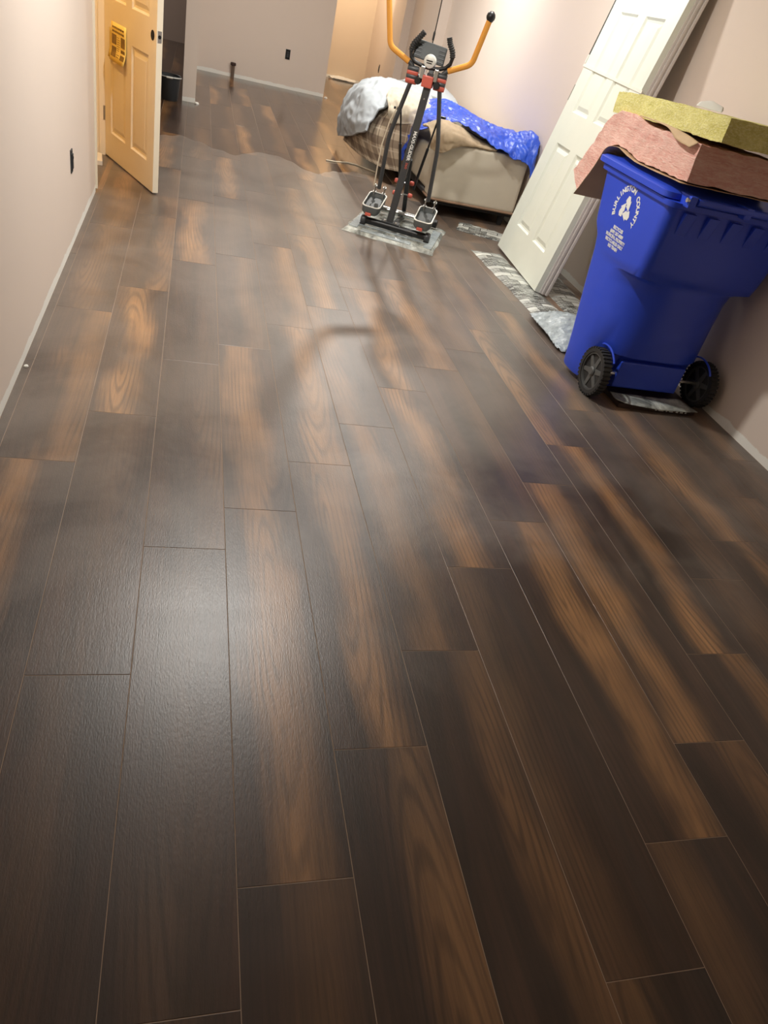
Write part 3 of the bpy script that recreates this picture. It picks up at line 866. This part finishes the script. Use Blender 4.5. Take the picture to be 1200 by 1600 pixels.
# ------------------------------------------------------------------ insulation batts
def batt(name, path, th, x0, x1, mat, parent, amp, nx=14, nt=5, sub=10, seed=0):
    """path: list of (y, z, tilt-free) centre line of the lower face; upper face offset along the normal"""
    P = [np.array(p, float) for p in path]
    N = sub * (len(P) - 1)
    rings = []
    for a in range(N + 1):
        c = catmull(P, a / N); d = catmull(P, min(1, a / N + .01)) - catmull(P, max(0, a / N - .01)); d /= np.linalg.norm(d)
        nrm = np.array([-d[1], d[0]])
        if nrm[1] < 0 and abs(d[0]) > .2: nrm = -nrm
        ring = []
        def P3(s, t): q = c + nrm * th * t; return Vector((x0 + (x1 - x0) * s, q[0], q[1]))
        per = [(s / nx, 0) for s in range(nx)] + [(1, t / nt) for t in range(nt)] + [(1 - s / nx, 1) for s in range(nx)] + [(0, 1 - t / nt) for t in range(nt)]
        for (s, t) in per:
            p = P3(s, t)
            k = noise.noise(p * 16 + Vector((seed, 0, 0))) * .6 + noise.noise(p * 45 + Vector((seed, 3, 0))) * .4
            o = Vector(((s - .5) * 2 if s in (0, 1) else 0, 0, (t - .5) * 2 if t in (0, 1) else 0))
            ring.append(p + o * k * amp)
        rings.append(ring)
    m = MB(); m.rings(rings, True, False)
    n = len(rings[0])
    for idx, ends in ((0, rings[0]), (len(rings) - 1, rings[-1])):   # gridded end faces
        grid = {}
        def corner(s, t): 
            if t == 0: return s
            if s == nx: return nx + t
            if t == nt: return nx + nt + (nx - s)
            return 2 * nx + nt + (nt - t)
        for s in range(nx + 1):
            for t in range(nt + 1):
                if s in (0, nx) or t in (0, nt):
                    grid[s, t] = idx * n + (corner(s, t) % n)
                else:
                    b0 = Vector(ends[s]); b1 = Vector(ends[nx + nt + nx - s]); p = b0.lerp(b1, t / nt)
                    p.y += noise.noise(p * 30) * amp * 1.2
                    grid[s, t] = len(m.v); m.v.append(tuple(p))
        for s in range(nx):
            for t in range(nt):
                m.f.append((grid[s, t], grid[s + 1, t], grid[s + 1, t + 1], grid[s, t + 1]))
    return m.build(name, mat, parent, smooth=True, angle=70)
pb = thing('pink_insulation_batt', 'pink paper faced insulation batt drooping over the blue bin lid', 'insulation', (0, 0, 0))
path = [(2.82, 1.045), (3.05, 1.038), (3.26, 1.036), (3.42, 1.055), (3.53, 1.03), (3.59, .93), (3.66, .83), (3.70, .775)]
batt('fibre_core', path, .140, 1.945, 2.42, 'pink_fibreglass', pb, .010, seed=2)
# kraft facing: paper following the underside, a little wider than the fibre
def facing(path, x0, x1, off, name, mat):
    P = [np.array(p, float) for p in path]; net = []
    for i, p in enumerate(P):
        d = P[min(i + 1, len(P) - 1)] - P[max(i - 1, 0)]; d /= np.linalg.norm(d); nr = np.array([-d[1], d[0]]); nr = -nr if nr[1] < 0 else nr
        q = p + nr * off
        net.append([(x0 + (x1 - x0) * s, q[0], q[1]) for s in (0, .06, .5, 1)])
    return cloth(name, net, 46, 16, .003, 11, mat, pb, .002, 5.0)
facing(path[:4] + [(3.53, 1.025), (3.582, .93), (3.652, .825), (3.69, .77)], 1.925, 2.44, -.006, 'kraft_facing', 'kraft')
cloth('facing_flange', [[(1.93, 2.83, 1.19), (1.94, 2.95, 1.20), (1.935, 3.1, 1.205), (1.94, 3.35, 1.20)], [(1.91, 2.85, 1.165), (1.918, 2.98, 1.172), (1.93, 3.1, 1.198), (1.935, 3.35, 1.198)]], 4, 20, .003, 14, 'kraft', pb, .002)
yb = thing('yellow_mineral_wool_batt', 'yellow mineral wool batt lying on top of the pink insulation', 'insulation', (0, 0, 0))
batt('wool_core', [(2.73, 1.212), (2.95, 1.204), (3.2, 1.196), (3.45, 1.182), (3.64, 1.165)], .088, 1.955, 2.56, 'yellow_mineral_wool', yb, .007, seed=9)
wp = cloth('white_paper_scrap', [[(2.12, 3.24, 1.292), (2.155, 3.19, 1.293), (2.19, 3.14, 1.294)], [(2.15, 3.27, 1.306), (2.185, 3.225, 1.318), (2.215, 3.18, 1.312)], [(2.17, 3.29, 1.310), (2.205, 3.25, 1.322), (2.235, 3.20, 1.298)]], 8, 10, .002, 12, 'white_plastic', None, .0015)
tag(wp, 'curled white paper scrap on the yellow mineral wool batt', 'paper')

# ------------------------------------------------------------------ sofa
sf = thing('sofa', 'beige upholstered sofa end standing along the right wall under blankets', 'sofa', (2.26, 7.3, 0))
def S(x0, x1, y0, y1, z0, z1): return MB().box(x0 - 2.26, x1 - 2.26, y0 - 7.3, y1 - 7.3, z0, z1)
S(1.87, 2.63, 5.935, 6.14, .115, .553).build('arm', 'sofa_fabric', sf, .035, 4, True, 60)
S(1.87, 2.63, 8.72, 8.92, .115, .553).build('arm', 'sofa_fabric', sf, .035, 4, True, 60)
S(1.92, 2.45, 6.14, 8.72, .115, .42).build('seat', 'sofa_fabric', sf, .04, 3, True, 60)
S(2.42, 2.65, 6.14, 8.72, .115, .60).build('backrest', 'sofa_fabric', sf, .05, 3, True, 60)
S(1.90, 2.62, 5.955, 8.90, .085, .118).build('base_rail', 'sofa_base', sf, .006)
for (x, y) in ((1.96, 6.02), (2.56, 6.02), (1.96, 8.82), (2.56, 8.82)):
    MB().lathe([(.001, .0), (.022, .0), (.032, .088), (.001, .088)], (x - 2.26, y - 7.3, 0), seg=12).build('foot', 'sofa_base', sf, smooth=True)
MB().tube([(2.625 - 2.26, 5.932 - 7.3, .122), (1.915 - 2.26, 5.932 - 7.3, .122), (1.877 - 2.26, 5.95 - 7.3, .122), (1.867 - 2.26, 6.0 - 7.3, .122), (1.867 - 2.26, 6.13 - 7.3, .122)], .009, 8).build('welt', 'sofa_welt', sf, smooth=True)

pl = cloth('plaid_blanket', [[(1.84, 8.10, .52), (1.84, 7.65, .56), (1.87, 7.25, .59), (2.02, 6.98, .58)],
                             [(1.58, 8.00, .40), (1.59, 7.52, .46), (1.68, 7.09, .51), (1.86, 6.82, .53)],
                             [(1.50, 7.90, .25), (1.49, 7.40, .28), (1.60, 6.98, .30), (1.84, 6.80, .32)],
                             [(1.46, 7.85, .09), (1.55, 7.12, .10), (1.70, 6.90, .09), (1.89, 6.86, .10)]], 60, 70, .016, 6, 'plaid_fleece', None, .014, 3.0, zmin=.012, stretch=(1, 1, .35))
tag(pl, 'brown and cream plaid fleece blanket hanging over the sofa front', 'blanket')
gc = cloth('grey_comforter', [[(2.25, 8.30, .60), (2.25, 7.90, .61), (2.22, 7.62, .61), (2.15, 7.36, .60)],
                              [(1.86, 8.36, .63), (1.84, 7.95, .665), (1.84, 7.60, .665), (1.88, 7.30, .63)],
                              [(1.57, 8.28, .52), (1.56, 7.82, .60), (1.59, 7.42, .605), (1.70, 7.16, .57)],
                              [(1.45, 8.18, .30), (1.44, 7.72, .40), (1.46, 7.32, .45), (1.55, 7.06, .46)],
                              [(1.46, 8.12, .08), (1.44, 7.66, .16), (1.45, 7.24, .26), (1.50, 7.00, .34)]], 90, 90, .034, 6.5, 'grey_comforter', None, .02, 8.0, zmin=.015, stretch=(1, .55, .8))
tag(gc, 'crumpled light grey comforter heaped on the sofa', 'comforter')
pw = cloth('grey_pillow', [[(2.10, 8.75, .60), (2.28, 8.85, .60), (2.52, 8.70, .60)], [(2.12, 8.45, .63), (2.32, 8.50, .73), (2.54, 8.40, .64)], [(2.12, 8.15, .62), (2.34, 8.12, .70), (2.54, 8.05, .62)], [(2.14, 7.95, .60), (2.34, 7.9, .61), (2.54, 7.85, .58)]], 30, 30, .012, 6, 'grey_comforter', None, .05, 2.0)
tag(pw, 'pale grey pillow behind the blue tarp on the sofa', 'pillow')
cr = cloth('cream_throw', [[(1.72, 7.40, .66), (1.86, 7.35, .68), (2.06, 7.32, .66)], [(1.64, 7.14, .62), (1.82, 7.08, .66), (2.02, 7.05, .645)], [(1.64, 6.98, .56), (1.80, 6.88, .60), (1.98, 6.86, .60)], [(1.67, 6.95, .45), (1.80, 6.83, .49), (1.95, 6.78, .52)]], 36, 40, .030, 11, 'cream_fabric', None, .012, 4.0, stretch=(1.6, .7, 1))
tag(cr, 'cream throw lying between the plaid blanket and the tarp', 'throw')
qt = cloth('beige_quilt', [[(1.84, 6.48, .55), (1.95, 6.42, .61), (2.1, 6.32, .61), (2.25, 6.26, .58), (2.40, 6.22, .565)],
                           [(1.82, 6.22, .58), (1.90, 6.17, .65), (2.03, 6.12, .64), (2.18, 6.09, .59), (2.36, 6.09, .565)],
                           [(1.80, 6.02, .54), (1.865, 5.925, .60), (1.96, 5.90, .61), (2.12, 5.95, .575), (2.34, 5.97, .558)],
                           [(1.82, 6.03, .47), (1.88, 5.90, .475), (1.955, 5.89, .53), (2.10, 5.935, .560), (2.32, 5.95, .556)]], 40, 60, .012, 16, 'quilt_fabric', None, .014, 1.0)
tag(qt, 'beige quilt folded over the near corner of the sofa arm', 'quilt')
tp = cloth('blue_tarp', [[(1.95, 7.32, .58), (2.02, 7.33, .61), (2.25, 7.42, .65), (2.45, 7.02, .61), (2.58, 6.62, .62), (2.63, 6.32, .63), (2.645, 6.16, .65), (2.655, 6.08, .58)],
                         [(1.87, 7.06, .53), (1.98, 7.07, .63), (2.2, 7.12, .685), (2.33, 6.72, .665), (2.43, 6.37, .655), (2.55, 6.17, .675), (2.635, 6.02, .715), (2.66, 5.97, .64)],
                         [(1.82, 6.86, .40), (1.92, 6.80, .58), (2.08, 6.70, .66), (2.22, 6.36, .665), (2.36, 6.10, .63), (2.5, 5.97, .60), (2.61, 5.90, .62), (2.66, 5.89, .50)],
                         [(1.81, 6.80, .20), (1.865, 6.60, .48), (1.98, 6.27, .645), (2.12, 6.03, .635), (2.3, 5.92, .575), (2.46, 5.895, .535), (2.60, 5.885, .515), (2.655, 5.875, .38)]], 100, 170, .034, 7.5, 'blue_tarp', None, .004, 6.0, edge_rag=.04, stretch=(1.5, .8, 1))
tag(tp, 'crinkled blue plastic tarp spread over the sofa', 'tarp')

wc = MB().tube([(1.20, 7.20, .005), (1.30, 7.215, .005), (1.42, 7.28, .005), (1.50, 7.26, .005), (1.60, 7.16, .005), (1.66, 7.10, .005)], .006, 6).build('floor_cable', 'cable_cream', None, smooth=True)
tag(wc, 'thin white cable lying on the floor left of the plaid blanket', 'cable')
for i, (x, y, r, lab) in enumerate(((2.25, 13.57, .1, 'white rag lying at the foot of the far passage wall'),)):
    c = cloth('white_rag', [[(x - .16, y + .04, .01), (x, y + .05, .02), (x + .3, y + .04, .01)], [(x - .15, y - .02, .02), (x, y - .02, .05), (x + .3, y + .0, .03)], [(x - .13, y - .08, .01), (x, y - .07, .012), (x + .28, y - .05, .01)]], 10, 22, .012, 15, 'plaster_white', None, .006, zmin=.006)
    tag(c, lab, 'rag')
for (x, y, s, lab) in ((-.555, 2.62, .008, 'white plaster crumb at the foot of the left wall'), (.012, 8.70, .025, 'white plaster crumb at the foot of the wall end'), (1.72, 11.18, .025, 'white plaster crumb at the corner of the rear wall')):
    m = MB(); m.lathe([(.001, 0), (s, 0), (s * .8, s * .5), (.001, s * .7)], seg=7)
    m.xf(lambda p: p + Vector((noise.noise(p * 90), noise.noise(p * 90 + Vector((5, 0, 0))), 0)) * s * .4)
    o = m.build('plaster_crumb', 'plaster_white'); o.location = (x + .004, y, .001)
    tag(o, lab, 'plaster', 'plaster crumbs')

# ------------------------------------------------------------------ elliptical glider
EO = Vector((1.376, 5.146, 0)); et = Vector((.917, -.399, 0)).normalized(); eb = Vector((.399, .917, 0)).normalized()
el = thing('elliptical_trainer', 'dark grey elliptical glider with orange foam handles and red clamps', 'exercise machine', EO)
el.matrix_world = Matrix(((et.x, eb.x, 0, EO.x), (et.y, eb.y, 0, EO.y), (0, 0, 1, 0), (0, 0, 0, 1)))
ZP = .03
# front and rear cross tubes with caps
ft = MB().tube([(-.17, -.02, .062), (.275, -.02, .062)], .024, 14).build('front_tube', 'black_plastic', el, smooth=True)
for x0, x1 in ((-.205, -.165), (.27, .31)):
    MB().lathe([(.001, x0), (.030, x0 + .004), (.033, x0 + .012), (.033, x1 - .006), (.028, x1), (.001, x1)], (0, -.02, .062), 'x', 14).build('end_cap', 'dark_grey_steel', ft, smooth=True)
    MB().box((x0 + x1) / 2 - .02, (x0 + x1) / 2 + .02, -.045, .005, ZP + .001, .04).build('foot_pad', 'black_plastic', ft, .003)
rt = MB().tube([(-.16, .42, .065), (.26, .42, .065)], .022, 14).build('rear_tube', 'dark_grey_steel', el, smooth=True)
for x0, x1 in ((-.20, -.155), (.255, .30)):
    MB().lathe([(.001, x0), (.030, x0 + .004), (.030, x1 - .004), (.001, x1)], (0, .42, .063), 'x', 14).build('end_cap', 'black_plastic', rt, smooth=True)
MB().tube([(.03, -.02, .07), (.045, .42, .07)], .020, 12).build('spine_tube', 'dark_grey_steel', el, smooth=True)
MB().tube([(-.15, .20, .115), (.24, .20, .115)], .022, 12).build('cross_bar', 'chrome', el, smooth=True)
for x in (-.12, .215):
    MB().tube([(x, .20, .115), (x, .40, .08)], .014, 8).build('rail', 'dark_grey_steel', el, smooth=True)
# mast
def slab(p, q, w, d):
    p = Vector(p); q = Vector(q); ax = Vector((1, 0, 0)); dd = (q - p).normalized(); ay = dd.cross(ax).normalized(); ax = ay.cross(dd)
    m = MB()
    ch = .2
    pr_ = [(-1, -1 + ch), (-1 + ch, -1), (1 - ch, -1), (1, -1 + ch), (1, 1 - ch), (1 - ch, 1), (-1 + ch, 1), (-1, 1 - ch)]
    m.rings([[tuple(c + ax * a * w / 2 + ay * b * d / 2) for a, b in pr_] for c in (p, q)])
    return m
mast = slab((0, 0, .07), (.06, .0, 1.03), .046, .036).build('mast', 'dark_grey_steel', el)
MB().box(-.055, .075, -.035, .035, .084, .092).build('mast_foot_plate', 'dark_grey_steel', mast, .002)
for x in (-.03, .05):
    MB().lathe([(.001, .09), (.008, .09), (.008, .102), (.001, .104)], (x, -.025, 0), seg=8).build('bolt', 'chrome', mast)
MB().box(-.004, .004, -.004, .004, 0, .01).xf(lambda p: p + Vector((.053, -.018, .88))).build('pin', 'chrome', mast)
lt = MB()
fx = Vector((.06, 0, .96)).normalized()
def mtxt(c0):
    def f(p): return Vector((.032, 0, .60)) + Vector((0, -.0195 - p.z, 0)) + (-fx) * (p.x) + Vector((1, 0, 0)) * (p.y + c0)
    return f
add_text(lt, 'MAXI-GLIDER', .030, mtxt(.008), .185, bold=.0008)
tag(lt.build('lettering', 'white_print', mast), 'white lettering down the mast', kind='stuff')
lt = MB(); add_text(lt, '360', .024, lambda p: mtxt(.008)(Vector((p.x + .125, p.y, p.z))), .04)
tag(lt.build('lettering', 'red_plastic', mast), 'red number on the mast', kind='stuff')
# red clamp block, axle and lever clamps
MB().box(.015, .085, -.042, .03, .95, 1.015).build('clamp_block', 'red_plastic', el, .006)
MB().tube([(-.075, .005, .985), (.155, .005, .99)], .017, 12).build('pivot_axle', 'black_plastic', el, smooth=True)
for x in (-.012, .112):
    MB().lathe([(.001, -.04), (.018, -.04), (.022, -.03), (.022, .0), (.001, .0)], (x, 0, .975), 'y', 14).build('pivot_cap', 'black_plastic', el, smooth=True)
for x in (-.058, .128):
    for z, mt in ((.965, 'red_plastic'), (.985, 'dark_grey_steel'), (1.008, 'red_plastic'), (1.028, 'dark_grey_steel')):
        MB().lathe([(.001, x - .036), (.017, x - .036), (.020, x - .03), (.020, x + .03), (.017, x + .036), (.001, x + .036)], (0, 0, z), 'x', 14).build('clamp_ring', mt, el, smooth=True)
for x in (.005, .095):
    MB().box(x - .014, x + .014, -.03, .02, .99, 1.06).build('side_plate', 'chrome', el, .004)
# fixed handlebar (U) with ribbed grips
ub = [(-.036, 0, 1.235), (-.060, 0, 1.20), (-.088, 0, 1.16), (-.097, 0, 1.12), (-.088, 0, 1.09), (-.06, 0, 1.068), (-.01, 0, 1.058), (.045, 0, 1.056), (.10, 0, 1.062), (.14, 0, 1.078), (.164, 0, 1.105), (.170, 0, 1.14), (.158, 0, 1.175), (.135, 0, 1.21), (.122, 0, 1.24)]
MB().tube(ub, .012, 12).build('handlebar', 'black_plastic', el, smooth=True)
for seg_ in (ub[:4], ub[-4:]):
    P = [np.array(p) for p in seg_]
    pts = [tuple(catmull(P, q / 40)) for q in range(41)]
    MB().tube(pts, [.0185 if (q // 2) % 2 else .0150 for q in range(41)], 12).build('ribbed_grip', 'rubber', el, smooth=True, angle=60)
# console seen from behind, with pale cup
cons = MB().box(-.085, .120, .03, .052, 1.085, 1.185).xf(lambda p: Vector((p.x, p.y + (p.z - 1.13) * .35, p.z - (p.x - .02) * .06))).build('console', 'grey_console', el, .008, 2)
for z in (1.10, 1.12, 1.14, 1.16):
    for x0, x1 in ((-.08, -.035), (.075, .115)):
        MB().box(x0, x1, .026, .03, z, z + .007).xf(lambda p: Vector((p.x, p.y + (p.z - 1.13) * .35, p.z - (p.x - .02) * .06))).build('rib', 'black_plastic', cons)
cp = MB().lathe([(.001, -.022), (.020, -.022), (.036, -.014), (.040, .0), (.040, .02), (.001, .02)], (.035, 0, 1.09), 'y', 20).build('console_mount', 'white_plastic', el, smooth=True)
MB().box(.015, .055, -.026, -.020, 1.092, 1.098).build('slot', 'black_plastic', cp); MB().box(.018, .052, -.026, -.020, 1.080, 1.085).build('slot', 'black_plastic', cp)
slab((.06, 0, 1.02), (.05, .02, 1.10), .03, .025).build('neck', 'black_plastic', el)
# swing levers with orange foam handles
def lever(pts, foam, knob, side):
    lv = MB().tube(pts, .0145, 10).build('lever', 'dark_grey_steel', el, smooth=True)
    MB().tube(foam, .0175, 12).build('foam_handle', 'orange_foam', lv, smooth=True)
    MB().lathe([(.001, -.03), (.016, -.028), (.026, -.012), (.028, .0), (.024, .014), (.012, .026), (.001, .028)], knob, seg=16).build('knob', 'black_plastic', lv, smooth=True)
    return lv
def bend(a, b, c, r=.05, n=5):
    a, b, c = Vector(a), Vector(b), Vector(c)
    p = b + (a - b).normalized() * r; q = b + (c - b).normalized() * r
    return [tuple(p.lerp(b, t).lerp(b.lerp(q, t), t)) for t in [i / n for i in range(n + 1)]]
lL = [(-.142, .11, .26)] + bend((-.142, .11, .26), (-.136, .05, .62), (-.055, .02, .96), .06) + [(-.058, .005, .965), (-.055, 0, 1.02), (-.062, 0, 1.035), (-.075, 0, 1.05), (-.10, 0, 1.063)]
lever(lL, [(-.095, 0, 1.060)] + bend((-.095, 0, 1.06), (-.235, 0, 1.115), (-.292, 0, 1.342), .035) + [(-.30, 0, 1.37), (-.303, 0, 1.385)], (-.307, 0, 1.405), -1)
lR = [(.222, .11, .27)] + bend((.222, .11, .27), (.208, .05, .62), (.128, .02, .98), .06) + [(.128, .005, .985), (.128, 0, 1.03), (.136, 0, 1.045), (.15, 0, 1.058), (.168, 0, 1.068)]
lever(lR, [(.160, 0, 1.066)] + bend((.16, 0, 1.066), (.297, 0, 1.135), (.33, 0, 1.35), .035) + [(.336, 0, 1.375)], (.339, 0, 1.398), 1)
# pedals
def pedal(cx, name='pedal'):
    pd = thing('pedal', None, None, (cx, .03, .165)); pd.parent = el
    hw, hl = .062, .115
    def rr_(w, l, z, r=.03, n=4, ny=0):
        pts = []
        for (sx, sy, a0) in ((1, 1, 0), (-1, 1, 90), (-1, -1, 180), (1, -1, 270)):
            for k in range(n + 1):
                a = math.radians(a0 + 90 * k / n)
                pts.append((sx * (w - r) + r * math.cos(a), sy * (l - r) + r * math.sin(a) + ny, z + .22 * (sy * (l - r) + r * math.sin(a)) * 1.0))
        return pts
    m = MB(); m.rings([rr_(hw - .012, hl - .012, -.03), rr_(hw, hl, -.012), rr_(hw + .003, hl + .003, .030), rr_(hw - .004, hl - .004, .030), rr_(hw - .008, hl - .008, .004)])
    tray = m.build('tray', 'pedal_plastic', pd, smooth=True, angle=50)
    m = MB(); m.rings([rr_(hw + .0035, hl + .0035, .028), rr_(hw + .005, hl + .005, .031), rr_(hw + .002, hl + .002, .034), rr_(hw - .003, hl - .003, .033)], True, False)
    m.build('lip', 'white_plastic', pd, smooth=True)
    m = MB(); m.rings([rr_(hw - .014, hl - .014, .005), rr_(hw - .016, hl - .016, .009)]); m.build('tread', 'grey_console', pd)
    MB().box(-.03, .012, -hl - .006, -hl + .01, -.058, -.036).build('wheel_guard', 'red_plastic', pd, .004)
    for s in (-1, 1):
        br = MB().box(s * .034 - .004, s * .034 + .004, hl - .02, hl + .012, .02, .115).build('bracket', 'chrome', pd, .002)
        for z in (.06, .10):
            MB().lathe([(.001, s * .034 - .012), (.009, s * .034 - .012), (.009, s * .034 + .012), (.001, s * .034 + .012)], (0, hl - .004, z), 'x', 8).build('bolt', 'chrome', br)
    return pd
pedal(-.140); pedal(.238)
# resistance rods, brackets and red adjusting knobs behind the mast
for s, top, bot in ((-1, (-.095, .07, .78), (-.03, .30, .275)), (1, (.165, .07, .80), (.075, .30, .28))):
    rd = MB().tube([top, tuple(Vector(top).lerp(Vector(bot), .45))], .006, 8).build('resistance_rod', 'black_plastic', el, smooth=True)
    MB().tube([tuple(Vector(top).lerp(Vector(bot), .42)), bot], .010, 8).build('cylinder', 'black_plastic', rd, smooth=True)
    MB().tube([(top[0] - s * -.045, .05, top[2] + .005), (top[0], .07, top[2])], .008, 8).build('rod_bracket', 'black_plastic', rd, smooth=True)
for (x, y, z) in ((-.03, .15, .255), (.082, .15, .262), (-.05, .26, .315), (.062, .26, .322)):
    MB().lathe([(.001, -.016), (.012, -.016), (.016, -.008), (.016, .008), (.010, .016), (.001, .016)], (x, y, z), 'x', 10).build('adjusting_knob', 'red_plastic', el, smooth=True)
    MB().tube([(x, y, z), (.03, y, z)], .005, 6).build('knob_stem', 'chrome', el)
slab((.028, .42, .07), (.035, .10, .50), .03, .02).build('rear_strut', 'black_plastic', el)
MB().tube([(-.115, .03, .80), (-.15, .05, .70), (-.175, .07, .55), (-.18, .09, .40), (-.18, .11, .27)], .005, 6).build('pull_cord', 'cable_cream', el, smooth=True)
# film wrapped board the machine stands on
ep = pack('crumpled silver film board under the elliptical trainer', 0, .66, 0, .72, .022, 0, 'machine_film', .007, 0.001, 36)
ep.location = tuple(EO + et * .04 + eb * .15) [:2] + (.001,)
ep.rotation_euler = (0, 0, math.atan2(et.y, et.x))
# bright folded strips of the film along the board edges
for (a, b, c, d, h0, h1) in ((-.30, -.24, -.28, .10, .022, .029), (.25, .31, -.30, .20, .022, .029), (-.20, .16, -.335, -.27, .020, .028), (-.24, .25, -.20, -.175, .024, .029)):
    MB().box(a, b, c, d, h0, h1).build('film_fold', 'clear_film', ep, .004, 2)
